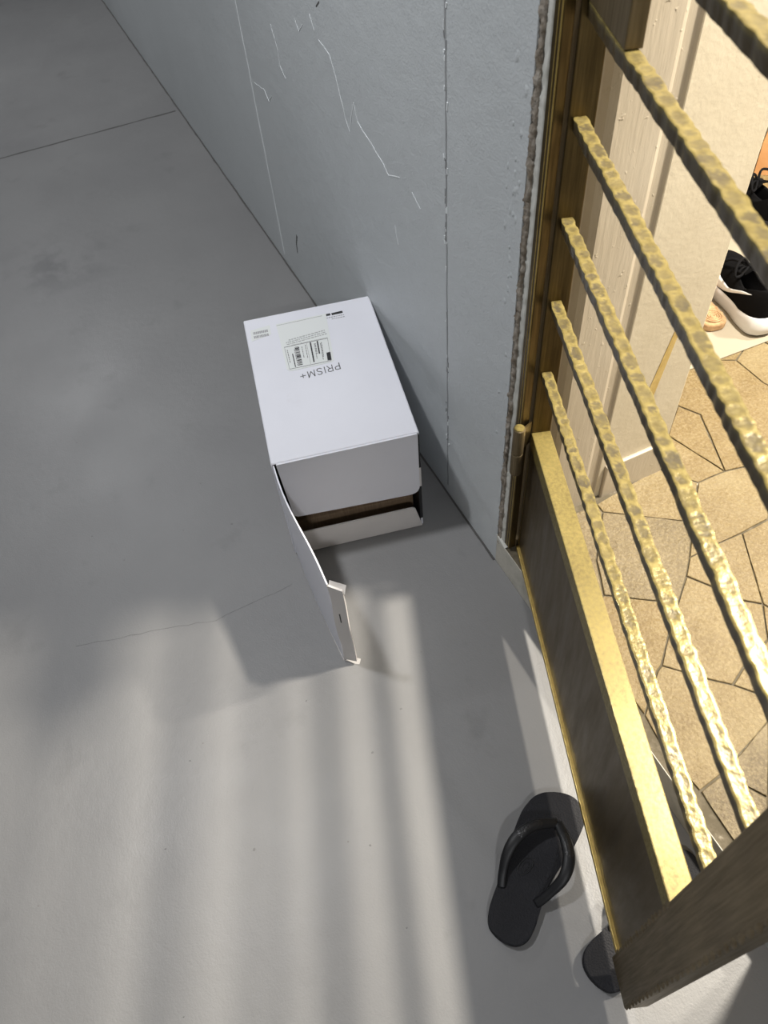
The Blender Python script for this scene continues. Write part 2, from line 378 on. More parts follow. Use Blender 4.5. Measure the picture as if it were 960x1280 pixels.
# painted timber door frame on the reveal (stepped profile, extruded up)
prof = [(-0.8515, 0.6125), (-0.8515, 0.655), (-0.860, 0.658), (-0.860, 0.684), (-0.857, 0.692), (-0.848, 0.700), (-0.8425, 0.712), (-0.8420, 0.795), (-0.8445, 0.803), (-0.850, 0.806), (-0.850, 0.828), (-0.8455, 0.831), (-0.8455, 1.014), (-0.90, 1.014), (-0.90, 0.645)]
bm = bmesh.new()
f = bm.faces.new([bm.verts.new((x, y, IZ - 0.02)) for x, y in prof[:12] + [(-0.90, 0.831), (-0.90, 0.6125)]])
r = bmesh.ops.extrude_face_region(bm, geom=[f])
for v in r['geom']:
    if isinstance(v, bmesh.types.BMVert): v.co.z = 2.09
df = bmobj('trim_2', bm, CREAM); tag(df, 'cream gloss stepped timber door frame behind the brass bars', 'door frame', kind='structure')
rv = box('trim_3', -0.90, -0.8455, 0.8312, 1.0145, IZ-0.02, 2.09, CREAMR, bev=0.0025); tag(rv, 'rough cream painted reveal with a yellow tape mark inside the doorway', 'door reveal', kind='structure')
pyd('tape_mark', [(-0.8447, y, z) for y, z in ((0.905, 0.335), (0.930, 0.345), (0.955, 0.53), (0.942, 0.53))] + [(-0.8458, y, z) for y, z in ((0.905, 0.335), (0.930, 0.345), (0.955, 0.53), (0.942, 0.53))],
    [(0, 1, 2, 3), (4, 7, 6, 5), (0, 4, 5, 1), (1, 5, 6, 2), (2, 6, 7, 3), (3, 7, 4, 0)], TAPE, rv)
sk = box('baseboard_right', -0.846, -0.8365, 0.845, 1.0145, IZ-0.01, 0.186, CREAM, bev=0.003); tag(sk, 'short cream skirting board at the foot of the reveal', 'skirting', kind='structure')

# crazy paving inside
fi = box('floor_interior', -3.2, 2.6, 0.5802, 6.1, -0.1, IZ - 0.0035, GROUT); tag(fi, 'crazy paved beige stone floor inside the flat', 'floor', kind='structure')
K = (1.5 - IZ) / 1.44
P = dict(a=(-.935, 1.118), b=(-1.006, 1.204), c=(-.954, 1.232), d=(-.778, 1.16), e=(-.78, 1.084), f=(-.741, 1.045), g=(-.706, .982), h=(-.813, .839), i=(-.763, 1.223), j=(-.757, 1.307),
         k=(-.622, 1.148), l=(-.619, 1.072), m=(-.62, 1.006), n=(-.62, .93), o=(-.659, .966), p=(-.539, .835), q=(-.627, .711), r=(-.709, .749), s=(-.457, .986), t=(-.484, .954), u=(-.539, .923), v=(-.585, .893),
         w=(-.495, .779), x=(-.433, .701), y=(-.369, .622), z=(-.439, .715), A=(-.373, .777), B=(-.343, .81), C=(-.307, .839), D=(-.363, .854), E=(-.388, .937), F=(-.209, .621), G=(-.216, .677), H=(-.234, .742), I=(-.255, .817),
         J=(-.18, .699), K=(-.147, .719), L=(-.296, .612), N=(-1.068, 1.444), O=(-.968, 1.445), R=(-1.12, 1.354),
         # outside the view
         T=(-.60, .612), U=(-.845, .612), X1=(-1.02, 1.10), X2=(-1.16, 1.27), X3=(-.60, 1.36), X4=(-.72, 1.52), X5=(-.40, 1.25), X6=(-.26, 1.06), X7=(-.20, .90), X8=(-.05, .83), X9=(-.02, .612), Y1=(-.90, 1.60), Y2=(-.84, .84), Y3=(-.86, 1.03), Y4=(-1.12, 1.55), Y5=(-.74, .612))
P = {k_: (a*K, max(b*K, 0.5805)) for k_, (a, b) in P.items()}
POLY = ['a b c d', 'a d e Y3', 'Y3 e f g h Y2', 'd i j k l m n o g f e', 'h g o n v p q r', 'v n m l s t u', 'l k X5 X6 s', 'p v u t s E D B A z w', 'q p w z x y T', 'x z A B C I H G F L y',
        'F G J K X9', 'G H I K J', 'D E X7 C B', 's X6 X7 E', 'C X7 X8 K I', 'b X2 R N O X4 j i d c', 'a X1 X2 b', 'j X4 X3', 'j X3 X5 k', 'O N Y4 Y1 X4', 'h r q T Y5 U Y2']
def inset(pts, d):
    n_ = len(pts); A_ = sum(pts[i][0]*pts[(i+1) % n_][1] - pts[(i+1) % n_][0]*pts[i][1] for i in range(n_))
    if A_ < 0: pts = pts[::-1]
    out = []
    for i in range(n_):
        p0 = Vector(pts[i-1]); p1 = Vector(pts[i]); p2 = Vector(pts[(i+1) % n_])
        n1 = (p1-p0).normalized(); n1 = Vector((-n1.y, n1.x)); n2 = (p2-p1).normalized(); n2 = Vector((-n2.y, n2.x))
        b_ = n1 + n2; l2 = b_.length_squared
        q = p1 + b_ * (min(2*d/max(l2, 0.3), d*2.2))
        out.append((q.x, q.y))
    return out
def wobble(pts, closed=True):
    out = []
    n_ = len(pts)
    for i in range(n_):
        a = Vector(pts[i]); b = Vector(pts[(i+1) % n_]); L = (b-a).length; m = max(1, int(L/0.035)); d = (b-a).normalized() if L else Vector((1, 0)); s = Vector((-d.y, d.x))
        for k_ in range(m):
            q = a.lerp(b, k_/m); am = 0.0 if k_ == 0 else 0.0022
            out.append(tuple(q + s*noise.noise(Vector((q.x*31, q.y*31, 3)))*am))
    return out
def paving(pts, idx):
    pts = wobble(inset(pts, random.uniform(0.0014, 0.0026)))
    prism('paving_stone', pts, IZ-0.02, IZ + random.uniform(-0.0008, 0.0008), STONES[idx], fi, bev=0.0012, seg=1)
ORD = [0, 0, 1, 1, 2, 1, 1, 1, 0, 1, 2, 2, 1, 0, 2, 0, 1, 1, 2, 1, 2]
for s_, ix in zip(POLY, ORD): paving([P[q] for q in s_.split()], ix)
# the rest of the paving: convex cells clipped to bands round the surveyed stones
def clip(poly, a, b, c):     # keep a*x+b*y<=c
    out = []
    for i in range(len(poly)):
        p, q = poly[i], poly[(i+1) % len(poly)]; dp = a*p[0]+b*p[1]-c; dq = a*q[0]+b*q[1]-c
        if dp <= 0: out.append(p)
        if (dp < 0) != (dq < 0) and abs(dp-dq) > 1e-12:
            t_ = dp/(dp-dq); out.append((p[0]+(q[0]-p[0])*t_, p[1]+(q[1]-p[1])*t_))
    return out
def cells(x0, x1, y0, y1, step):
    sd = []; nx = max(1, round((x1-x0)/step)); ny = max(1, round((y1-y0)/step))
    for i in range(nx):
        for j in range(ny): sd.append((x0+(x1-x0)*(i+.5+random.uniform(-.36, .36))/nx, y0+(y1-y0)*(j+.5+random.uniform(-.36, .36))/ny))
    for i, p in enumerate(sd):
        poly = [(x0, y0), (x1, y0), (x1, y1), (x0, y1)]
        for j, q in enumerate(sd):
            if i != j and poly: poly = clip(poly, q[0]-p[0], q[1]-p[1], (q[0]**2+q[1]**2-p[0]**2-p[1]**2)/2)
        if len(poly) > 2: paving(poly, random.randrange(3))
cells(-0.018, 0.024, 0.5805, 1.0, 0.25)
cells(-0.018, 0.9, 1.0, 2.4, 0.28)
# fill between the surveyed stones and the bands
for pts, ix in (([P['X8'], (-0.02, 0.83*K), (-0.02, 1.20), P['X6'], P['X7']], 0), ([P['K'], P['X8'], (-0.022, 0.824), P['X9']], 1),
                ([P['X5'], P['X6'], (-0.02, 1.20), (-0.02, 1.55)], 2), ([P['X3'], P['X5'], (-0.02, 1.55), (-0.30, 1.66)], 0),
                ([P['X4'], P['X3'], (-0.30, 1.66), (-0.55, 1.80)], 1), ([P['Y1'], P['X4'], (-0.55, 1.80), (-0.80, 1.86)], 2),
                ([P['Y4'], P['Y1'], (-0.80, 1.86), (-1.15, 1.90)], 1), ([P['N'], P['Y4'], (-1.15, 1.90), (-1.45, 1.75), (-1.40, 1.40), P['R']], 0),
                ([P['X2'], P['R'], (-1.40, 1.40), (-1.45, 1.02), P['X1']], 1), ([(-1.45, 1.016), (-1.40, 1.40), (-1.45, 1.75), (-1.9, 1.8), (-1.9, 1.016)], 2),
                ([(-1.45, 1.75), (-1.15, 1.90), (-1.10, 2.35), (-1.9, 2.35), (-1.9, 1.8)], 0), ([(-1.15, 1.90), (-0.80, 1.86), (-0.55, 1.80), (-0.60, 2.35), (-1.10, 2.35)], 1),
                ([(-0.55, 1.80), (-0.30, 1.66), (-0.02, 1.55), (-0.02, 2.35), (-0.60, 2.35)], 2)):
    paving(pts, ix)

# fixed brass frame of the gate
bm = bmesh.new()
bbox(bm, -0.8262, -0.8065, 0.583, 0.599, IZ+0.006, 2.08, 0.0015)
ff = bmobj('trim_4', bm, B_FRAME); tag(ff, 'narrow dark brass gate frame fixed at the end of the grey wall', 'gate frame', kind='structure')
box('frame_return', -0.8485, -0.8365, 0.6005, 0.612, IZ+0.006, 2.08, B_FRAME, ff, bev=0.0015)
tube('frame_groove', [(-0.8095, 0.5832, IZ+0.01), (-0.8095, 0.5832, 2.05)], 0.0016, B_EDGE, ff, seg=6, up=(1, 0, 0))
tube('frame_groove', [(-0.8165, 0.5832, IZ+0.01), (-0.8165, 0.5832, 2.05)], 0.0010, B_EDGE, ff, seg=6, up=(1, 0, 0))

# ------------------------------------------------------------------ the gate
G = empty('metal_gate', (-0.761, 0.5875, 0.0), math.radians(-20.11))
tag(G, 'open antique brass gate with wavy horizontal bars above a solid panel', 'gate')
ZB = 0.088
hs = box('hinge_stile', -0.070, -0.0435, 0.0, 0.036, ZB-0.012, 2.05, B_FRAME, G, bev=0.0018)
UL0, UL1 = 0.745, 0.817
ls = box('lock_stile', UL0, UL1, -0.004, 0.034, 0.055, 2.05, B_STILE, G, bev=0.002)
def weld(u, z0, z1, parent, n):
    V = []; F = []
    for i in range(n):
        z = z0 + (z1-z0)*(i+.5)/n + random.uniform(-.002, .002); r = random.uniform(0.0045, 0.0075); rz = (z1-z0)/n*random.uniform(.36, .52)
        b = len(V)
        for k in range(8):
            a = 2*math.pi*k/8
            V.append((u + r*math.cos(a)*0.8, -0.0036, z + rz*math.sin(a)))
        V.append((u, -0.0036 - r*0.5, z))
        for k in range(8): F.append((b+k, b+(k+1) % 8, b+8))
    return pyd('weld_bead', V, F, B_STILE, parent, smooth=True)
weld(UL1-0.0015, 0.06, 1.2, ls, 44); weld(UL0+0.002, 0.10, 0.47, ls, 17)
RZ = 0.456
box('mid_rail', -0.0435, UL0, 0.0, 0.0355, RZ-0.034, RZ, B_RAIL, G, bev=0.0018)
box('bottom_rail', -0.0435, UL0, -0.0035, 0.030, ZB, ZB+0.011, B_EDGE, G, bev=0.0012)
box('panel', -0.0435, UL0, 0.003, 0.028, ZB+0.011, RZ-0.034, B_PANEL, G)
box('panel_lip', -0.0435, UL0, 0.0005, 0.003, RZ-0.040, RZ-0.034, B_PANEL, G)
box('top_rail', -0.0435, UL0, 0.0, 0.0355, 2.01, 2.05, B_RAIL, G, bev=0.0018)
# wavy hammered bars
def wavy_bar(seed):
    rnd = random.Random(seed); L = UL0 + 0.0435; n = 380; wv = 0.0175; th = 0.0190; n0 = 0.0060
    V = []; F = []; pit_and_side_shade = []
    cx = []; x = 0.0
    while x < L + 0.03:
        hl_ = rnd.uniform(0.006, 0.018); cx.append((x + hl_, hl_, rnd.uniform(0.45, 1.0), rnd.uniform(-0.10, 0.10), rnd.uniform(0.30, 0.50))); x += 2*hl_ + rnd.uniform(0.0015, 0.007)
    cols = (0.0, 0.08, 0.18, 0.30, 0.42, 0.54, 0.66, 0.78, 0.90, 1.0)
    for i in range(n+1):
        u = -0.0435 + L*i/n; uu = L*i/n
        c_ = min(cx, key=lambda q: abs(q[0]-uu)); a_ = (uu-c_[0])/c_[1]
        sh = noise.noise(Vector((uu*30, seed*3.1, 0)))*0.0010
        sc_ = max(0.0, 1-a_*a_)
        ew = -0.0012*sc_ + noise.noise(Vector((uu*90, seed*1.7, 4)))*0.0010
        ew2 = 0.0012*sc_ + noise.noise(Vector((uu*90, seed*1.7, 14)))*0.0010
        y0 = n0 + 0.0008 + ew + sh; y1 = n0 + wv - 0.0008 + ew2 + sh
        for j, s in enumerate(cols):
            b_ = (s-0.5-c_[3])/c_[4]; q_ = a_*a_ + b_*b_ + noise.noise(Vector((uu*220, s*4.0, seed)))*1.3
            k_ = max(0.0, min(1.0, (1.05-q_)/0.45)); k_ = k_*k_*(3-2*k_)
            V.append((u, y0 + (y1-y0)*s, -0.00035*k_ - (0.0006 if j in (0, 9) else 0))); pit_and_side_shade.append(k_*c_[2])
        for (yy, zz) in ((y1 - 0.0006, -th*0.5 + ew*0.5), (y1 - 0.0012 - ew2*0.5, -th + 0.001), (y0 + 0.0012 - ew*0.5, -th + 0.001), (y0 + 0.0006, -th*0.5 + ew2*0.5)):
            V.append((u, yy, zz)); pit_and_side_shade.append(2.0)  # side faces get the painted shade, not a dent
    w_ = 14
    for i in range(n):
        for j in range(w_): F.append((i*w_+j, i*w_+(j+1) % w_, (i+1)*w_+(j+1) % w_, (i+1)*w_+j))
    F.append(tuple(range(w_))[::-1]); F.append(tuple(n*w_+j for j in range(w_)))
    me = bpy.data.meshes.new('wavy_bar'); me.from_pydata(V, [], F); me.update()
    at_ = me.attributes.new('pit_and_side_shade', 'FLOAT', 'POINT'); at_.data.foreach_set('value', pit_and_side_shade)
    bm = bmesh.new(); bm.from_mesh(me); bmesh.ops.recalc_face_normals(bm, faces=bm.faces); bm.to_mesh(me); bm.free()
    for p in me.polygons: p.use_smooth = True
    try: me.set_sharp_from_angle(angle=math.radians(45))
    except Exception: pass
    return me
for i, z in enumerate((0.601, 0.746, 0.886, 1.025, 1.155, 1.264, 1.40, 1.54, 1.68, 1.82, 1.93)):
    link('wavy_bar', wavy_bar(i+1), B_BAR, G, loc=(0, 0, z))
box('corner_plate', -0.0435, 0.098, 0.006, 0.026, 1.1555, 1.2445, B_STILE, G, bev=0.0015)

def lathe_geo(prof_, seg=20, cx=0, cy=0):
    V = []; F = []
    for (r, z) in prof_:
        for k in range(seg): a = 2*math.pi*k/seg; V.append((cx+r*math.cos(a), cy+r*math.sin(a), z))
    n_ = len(prof_)
    for i in range(n_-1):
        for k in range(seg): F.append((i*seg+k, i*seg+(k+1) % seg, (i+1)*seg+(k+1) % seg, (i+1)*seg+k))
    F.append(tuple(range(seg))[::-1]); F.append(tuple((n_-1)*seg+k for k in range(seg)))
    return V, F
# hinge knuckle: lower half on the frame, upper half with its leaf on the gate
HX, HY, HR = -0.7960, 0.5715, 0.0110
V, F = lathe_geo([(HR-.001, 0.368), (HR, 0.369), (HR, 0.423), (HR-.001, 0.424)], 20, HX, HY)
hk = pyd('hinge_knuckle', V, F, B_STILE, ff); box('hinge_leaf', HX-0.016, HX+0.002, 0.5770, 0.5828, 0.370, 0.422, B_FRAME, ff)
ri = Matrix.Rotation(math.radians(20.11), 3, 'Z')
hl = ri @ Vector((HX+0.761, HY-0.5875, 0))
V, F = lathe_geo([(HR-.001, 0.4255), (HR, 0.4265), (HR, 0.487), (HR-.0012, 0.4885)], 20, hl.x, hl.y)
hu = pyd('hinge_knuckle', V, F, B_STILE, G)
V, F = lathe_geo([(HR-.0015, 0.4886), (HR-.002, 0.4900)], 20, hl.x, hl.y); pyd('hinge_cap', V, F, B_RAIL, hu)
c0 = (hl.x + 0.004, hl.y); c1 = (-0.045, 0.0)
d = Vector((c1[0]-c0[0], c1[1]-c0[1])).normalized(); s = Vector((-d.y, d.x))*0.0018
pts = [(c0[0]+s.x, c0[1]+s.y), (c1[0]+s.x, c1[1]+s.y), (c1[0]-s.x, c1[1]-s.y-0.002), (c0[0]-s.x, c0[1]-s.y)]
prism('hinge_leaf', pts, 0.430, 0.484, B_FRAME, G)

# ------------------------------------------------------------------ the carton
# local axes: +x along the long side away from the open end, +y to the right (wall), origin at the middle of the open end
BW, BL, BH, TH = 0.316, 0.487, 0.322, 0.005
sdir = Vector((0.213, 0.977))
org = Vector((-1.020, 0.478)) - sdir*(BW/2)
CB = empty('cardboard_box', (org.x, org.y, 0), math.atan2(0.213, -0.977))
tag(CB, 'white cardboard carton lying open at one end against the grey wall', 'box')
# in this frame +x is away from the camera; its +y then points to the corridor side, so mirror: right side is -y
hw = BW/2
bd = bmesh.new()
bbox(bd, 0, BL, -hw, hw, BH-TH, BH, 0.002, 1)
bbox(bd, 0, BL, -hw, hw, 0, TH, 0.002, 1)
bbox(bd, 0.0005, BL, hw-TH, hw, TH+0.0002, BH-TH-0.0002)
bbox(bd, 0.0005, BL, -hw, -hw+TH, TH+0.0002, BH-TH-0.0002)
bbox(bd, BL-TH, BL, -hw+TH, hw-TH, TH+0.0002, BH-TH-0.0002)
body = bmobj('body', bd, CARTON, CB)
il = bmesh.new()
for (a) in ((0.004, BL-TH-.001, hw-TH-0.002, hw-TH-0.0004, TH+.001, BH-TH-.001), (0.004, BL-TH-.001, -hw+TH+0.0004, -hw+TH+0.002, TH+.001, BH-TH-.001),
            (BL-TH-0.003, BL-TH-.001, -hw+TH+.002, hw-TH-.002, TH+.001, BH-TH-.001), (0.004, BL-TH-.003, -hw+TH+.002, hw-TH-.002, TH+.0003, TH+.0018), (0.004, BL-TH-.003, -hw+TH+.002, hw-TH-.002, BH-TH-.0018, BH-TH-.0003)):
    bbox(il, *a)
bmobj('inner_lining', il, BLACKIN, CB)
def flap_sheet(name, quad_fn, nu, nv, th, mat, parent):
    """grid sheet with thickness; quad_fn(s,t) -> point, normal offset along returned n"""
    V = []; F = []
    for lay in (0, 1):
        for i in range(nu+1):
            for j in range(nv+1):
                p, nn = quad_fn(i/nu, j/nv); V.append(Vector(p) + Vector(nn)*(th*lay))
    m = (nu+1)*(nv+1); idx = lambda l, i, j: l*m + i*(nv+1)+j
    for i in range(nu):
        for j in range(nv):
            F.append((idx(0, i, j), idx(0, i+1, j), idx(0, i+1, j+1), idx(0, i, j+1)))
            F.append((idx(1, i, j), idx(1, i, j+1), idx(1, i+1, j+1), idx(1, i+1, j)))
    for i in range(nu):
        F.append((idx(0, i, 0), idx(1, i, 0), idx(1, i+1, 0), idx(0, i+1, 0))); F.append((idx(0, i, nv), idx(0, i+1, nv), idx(1, i+1, nv), idx(1, i, nv)))
    for j in range(nv):
        F.append((idx(0, 0, j), idx(0, 0, j+1), idx(1, 0, j+1), idx(1, 0, j))); F.append((idx(0, nu, j), idx(1, nu, j), idx(1, nu, j+1), idx(0, nu, j+1)))
    return pyd(name, V, F, mat, parent)
def rounded(pts, r_list, n=5):
    out = []; m = len(pts)
    for i, p in enumerate(pts):
        r_ = r_list[i]; p = Vector(p)
        if r_ == 0: out.append(tuple(p)); continue
        a = (Vector(pts[i-1])-p).normalized(); b = (Vector(pts[(i+1) % m])-p).normalized()
        for k in range(n+1):
            t_ = k/n; q = p + a*r_*(1-t_)**2 + b*r_*t_**2; out.append(tuple(q))
    return out
# upper end flap, folded down over the opening (bulging slightly outwards)
def end_flap(name, outline, th, mat, bulge, tilt, zh):
    """outline in (y,z); plane x = -th.. ; rotated about the hinge line z=zh by tilt, subdivided by fan"""
    bm = bmesh.new()
    f = bm.faces.new([bm.verts.new((0, y, z)) for y, z in outline])
    bmesh.ops.triangulate(bm, faces=[f])
    bmesh.ops.subdivide_edges(bm, edges=[e for e in bm.edges if not e.is_boundary], cuts=2, use_grid_fill=True)
    r_ = bmesh.ops.extrude_face_region(bm, geom=list(bm.faces))
    for v in r_['geom']:
        if isinstance(v, bmesh.types.BMVert): v.co.x = -th
    for v in bm.verts:
        k_ = (v.co.z - zh); v.co.x -= abs(k_)*math.tan(tilt) + bulge*math.exp(-((v.co.y-0.05)**2+(k_+0.1)**2)/0.02)
    return bmobj(name, bm, mat, CB)
ol = rounded([(hw-0.010, BH-0.001), (hw-0.020, 0.146), (-hw+0.006, 0.131), (-hw+0.004, BH-0.001)], [0.004, 0.014, 0.026, 0.004])
uf = end_flap('upper_flap', ol, 0.004, CARTON, 0.002, math.radians(1.2), BH)
ol = rounded([(hw-0.018, 0.003), (hw-0.012, 0.098), (-hw+0.022, 0.096), (-hw+0.003, 0.003)], [0, 0.006, 0.012, 0])
lf = end_flap('lower_flap', ol, 0.004, CARTON_F, 0.0, math.radians(9.0), 0.0)
# black inner flap folded in at the right side, with a white dust flap behind the gap
box('dust_flap', -0.0025, 0.001, -hw+0.0005, -hw+0.007, 0.030, BH-0.006, BLACKIN, CB)
box('dust_flap_edge', -0.0042, -0.0028, -hw+0.0003, -hw+0.0062, 0.150, 0.212, CARTON_F, CB)
# big side flap swung out, hinged on the corridor-side edge; angle from box frame so that it points along world +x
ang_w = math.atan2(-0.012, 0.31); ang_l = ang_w - CB.rotation_euler.z
fd = Vector((math.cos(ang_l), math.sin(ang_l))); fn = Vector((-fd.y, fd.x))
hp = Vector((-0.001, hw-0.003)); FLN = 0.312
BS = 1 if fn.y < 0 else -1
def side(s_, t_):
    bow = (-0.004*math.sin(math.pi*s_) - 0.003*math.sin(2*math.pi*s_)*t_)*BS
    q = hp + fd*(FLN*s_) + fn*bow
    z0 = 0.002 + 0.004*s_; z1 = BH - 0.006 - 0.012*s_
    return (q.x, q.y, z0 + (z1-z0)*t_), (fn.x, fn.y, 0)
sf = flap_sheet('side_flap', side, 16, 6, 0.003, CARTON, CB)
# tuck tab at its end, bent towards the wall
e = hp + fd*FLN
tda = ang_l + math.radians(48)
td = Vector((math.cos(tda), math.sin(tda))); tn = Vector((-td.y, td.x))
def tab(s_, t_):
    q = e + td*(0.030*s_) + tn*(0.0015*math.sin(3*math.pi*t_))
    ins = 0.006*s_
    return (q.x, q.y, 0.008 + ins + (0.300 - 0.008 - 2*ins)*t_), (tn.x, tn.y, 0)
tb = flap_sheet('tuck_tab', tab, 4, 14, 0.004, CARTON_F, sf)
# ragged corrugated edges at the top and bottom of the tab, and the slot
for z0, z1, t0 in ((0.290, 0.306, 0.0), (0.003, 0.012, 0.15)):
    q0 = e + td*0.002; q1 = e + td*0.034
    V = [(q0.x, q0.y, z0), (q1.x, q1.y, z0-0.004), (q1.x+tn.x*0.012, q1.y+tn.y*0.012, z1-0.006), (q0.x+tn.x*0.010, q0.y+tn.y*0.010, z1)]
    V += [(x, y, z-0.0022) for x, y, z in V]
    pyd('torn_edge', V, [(0, 1, 2, 3), (7, 6, 5, 4), (0, 4, 5, 1), (1, 5, 6, 2), (2, 6, 7, 3), (3, 7, 4, 0)], CARTON_F, sf)
for sg, off in ((1, 0.0044), (-1, -0.0006)):
    q0 = e + td*0.013 + tn*off; q1 = e + td*0.0155 + tn*off
    V = [(q0.x, q0.y, 0.15), (q1.x, q1.y, 0.15), (q1.x, q1.y, 0.205), (q0.x, q0.y, 0.205)]; o2 = tn*0.0006*sg
    V += [(x+o2.x, y+o2.y, z) for x, y, z in V]
    pyd('slot', V, [(0, 1, 2, 3), (7, 6, 5, 4), (0, 4, 5, 1), (1, 5, 6, 2), (2, 6, 7, 3), (3, 7, 4, 0)], JOINT, tb)

# print and labels on top. (sx: metres left of the right front edge, dx: metres back from the open end)
TZ = BH
def top_pt(s_, d_): return (d_, -hw - s_)       # s_ is negative to the left
def top_quad(name, quad, z0, z1, mat, parent):
    pts = [top_pt(*q) for q in quad]
    return prism(name, pts, z0, z1, mat, parent)
lab = top_quad('shipping_label', [(-0.240, 0.447), (-0.116, 0.450), (-0.129, 0.276), (-0.134, 0.272), (-0.232, 0.270), (-0.239, 0.277)], TZ, TZ+0.0008, PAPER, CB)
lab['label'] = 'white shipping label with barcode'
LZ = TZ + 0.0008
def L2(a, b):     # label coordinates: a 0..1 left to right as seen, b 0..1 from the far edge to the near edge
    l = Vector((-0.240, 0.447)).lerp(Vector((-0.2385, 0.271)), b); r_ = Vector((-0.116, 0.450)).lerp(Vector((-0.131, 0.271)), b); q = l.lerp(r_, a); return (q.x, q.y)
def lab_rect(name, a0, a1, b0, b1, mat, z=LZ):
    return top_quad(name, [L2(a0, b0), L2(a1, b0), L2(a1, b1), L2(a0, b1)], z, z+0.0003, mat, lab)
bm = bmesh.new()
def addrect(bm, a0, a1, b0, b1, z=LZ):
    pts = [top_pt(*L2(a, b)) for a, b in ((a0, b0), (a1, b0), (a1, b1), (a0, b1))]
    lo = [bm.verts.new((*p, z)) for p in pts]; hi = [bm.verts.new((*p, z+0.0003)) for p in pts]
    bm.faces.new(hi)
    for i in range(4): bm.faces.new((lo[i], lo[(i+1) % 4], hi[(i+1) % 4], hi[i]))
b = 0.56
while b < 0.93:      # barcode: bars run across
    w_ = random.choice([0.006, 0.010, 0.016, 0.022]); addrect(bm, 0.255, 0.345, b, min(b+w_, 0.94)); b += w_ + random.choice([0.006, 0.010, 0.014])
bmobj('barcode', bm, INK, lab)
for r_ in ((0.175, 0.195, 0.68, 0.95), (0.575, 0.605, 0.53, 0.93), (0.72, 0.75, 0.53, 0.79), (0.88, 0.965, 0.80, 0.955)): lab_rect('printed_rule', *r_, INK)
bm = bmesh.new()
for r_ in ((0.05, 0.955, 0.513, 0.522), (0.05, 0.955, 0.965, 0.972), (0.05, 0.057, 0.513, 0.97), (0.950, 0.956, 0.513, 0.97), (0.205, 0.955, 0.50, 0.502), (0.51, 0.515, 0.53, 0.95)): addrect(bm, *r_)
for a in (0.09, 0.235, 0.395, 0.47, 0.66, 0.68, 0.785, 0.805):
    b = random.uniform(0.55, 0.60)
    end = random.uniform(0.75, 0.92)
    while b < end: l_ = random.uniform(0.015, 0.05); addrect(bm, a, a+0.014, b, b+l_); b += l_+0.012
bmobj('printed_lines', bm, MT('ink_label', (0.14, 0.14, 0.14), 0.6).m, lab)
bm = bmesh.new()
addrect(bm, 0.0, 0.92, 0.028, 0.036)
for bb in (0.36, 0.40, 0.44):
    a = 0.10 + random.uniform(0, 0.08)
    while a < 0.93: l_ = random.uniform(0.02, 0.07); addrect(bm, a, a+l_, bb - 0.06*(a-0.5), bb+0.018-0.06*(a-0.5)); a += l_+0.014
bmobj('faint_print', bm, INKL, lab)
sl = top_quad('small_label', [(-0.304, 0.443), (-0.2555, 0.450), (-0.2565, 0.414), (-0.305, 0.402)], TZ, TZ+0.0006, PAPER, CB); sl['label'] = 'small white sticker with two rows of grey print'
bm = bmesh.new()
for b0 in (0.434, 0.419):
    s_ = -0.298
    while s_ < -0.263:
        l_ = random.uniform(0.0015, 0.0035)
        pts = [top_pt(s_, b0), top_pt(s_+l_, b0+0.0006), top_pt(s_+l_, b0-0.0084), top_pt(s_, b0-0.009)]
        lo = [bm.verts.new((*p, TZ+0.0006)) for p in pts]; hi = [bm.verts.new((*p, TZ+0.0009)) for p in pts]; bm.faces.new(hi)
        for i in range(4): bm.faces.new((lo[i], lo[(i+1) % 4], hi[(i+1) % 4], hi[i]))
        s_ += l_ + 0.0012
bmobj('sticker_print', bm, INKG, sl)
# printed pictogram blocks and two tiny text rows near the far right corner
for (a0, a1) in ((-0.1215, -0.106), (-0.103, -0.0755)):
    top_quad('printed_block', [(a0, 0.4475), (a1, 0.4485), (a1, 0.4405), (a0, 0.4395)], TZ, TZ+0.0004, INK, CB)
bm = bmesh.new()
for b0, e0 in ((0.434, -0.118), (0.4265, -0.106)):
    s_ = e0
    while s_ < -0.074:
        l_ = random.uniform(0.002, 0.005)
        pts = [top_pt(s_, b0), top_pt(s_+l_, b0), top_pt(s_+l_, b0-0.0028), top_pt(s_, b0-0.0028)]
        lo = [bm.verts.new((*p, TZ)) for p in pts]; hi = [bm.verts.new((*p, TZ+0.0003)) for p in pts]; bm.faces.new(hi)
        for i in range(4): bm.faces.new((lo[i], lo[(i+1) % 4], hi[(i+1) % 4], hi[i]))
        s_ += l_ + 0.0016
bmobj('small_print', bm, INKG, CB)
# the brand word, upside down towards the camera, built as thin strokes
GL = {'P': (0.62, [[(0, 0), (0, 1), (.36, 1), (.52, .9), (.52, .6), (.36, .48), (0, .48)]]),
      'R': (0.66, [[(0, 0), (0, 1), (.36, 1), (.52, .9), (.52, .62), (.36, .5), (0, .5)], [(.30, .5), (.56, 0)]]),
      'I': (0.14, [[(0, 0), (0, 1)]]),
      'S': (0.62, [[(.52, .84), (.40, 1), (.14, 1), (.02, .84), (.06, .62), (.46, .42), (.54, .2), (.42, 0), (.14, 0), (0, .16)]]),
      'M': (0.86, [[(0, 0), (.04, 1), (.38, .12), (.72, 1), (.76, 0)]]),
      '+': (0.62, [[(0, .46), (.56, .46)], [(.28, .18), (.28, .74)]])}
tw = empty('tmp')  # frame for the word, removed below
bpy.data.objects.remove(tw)
x_ = 0.0; strokes = []
for ch in 'PRISM+':
    adv, sts = GL[ch]
    for st in sts: strokes.append([(x_+a, b_) for a, b_ in st])
    x_ += adv + 0.22
tot = x_ - 0.22
hgt = 0.0205; sc = 0.0935/tot
V = []; F = []
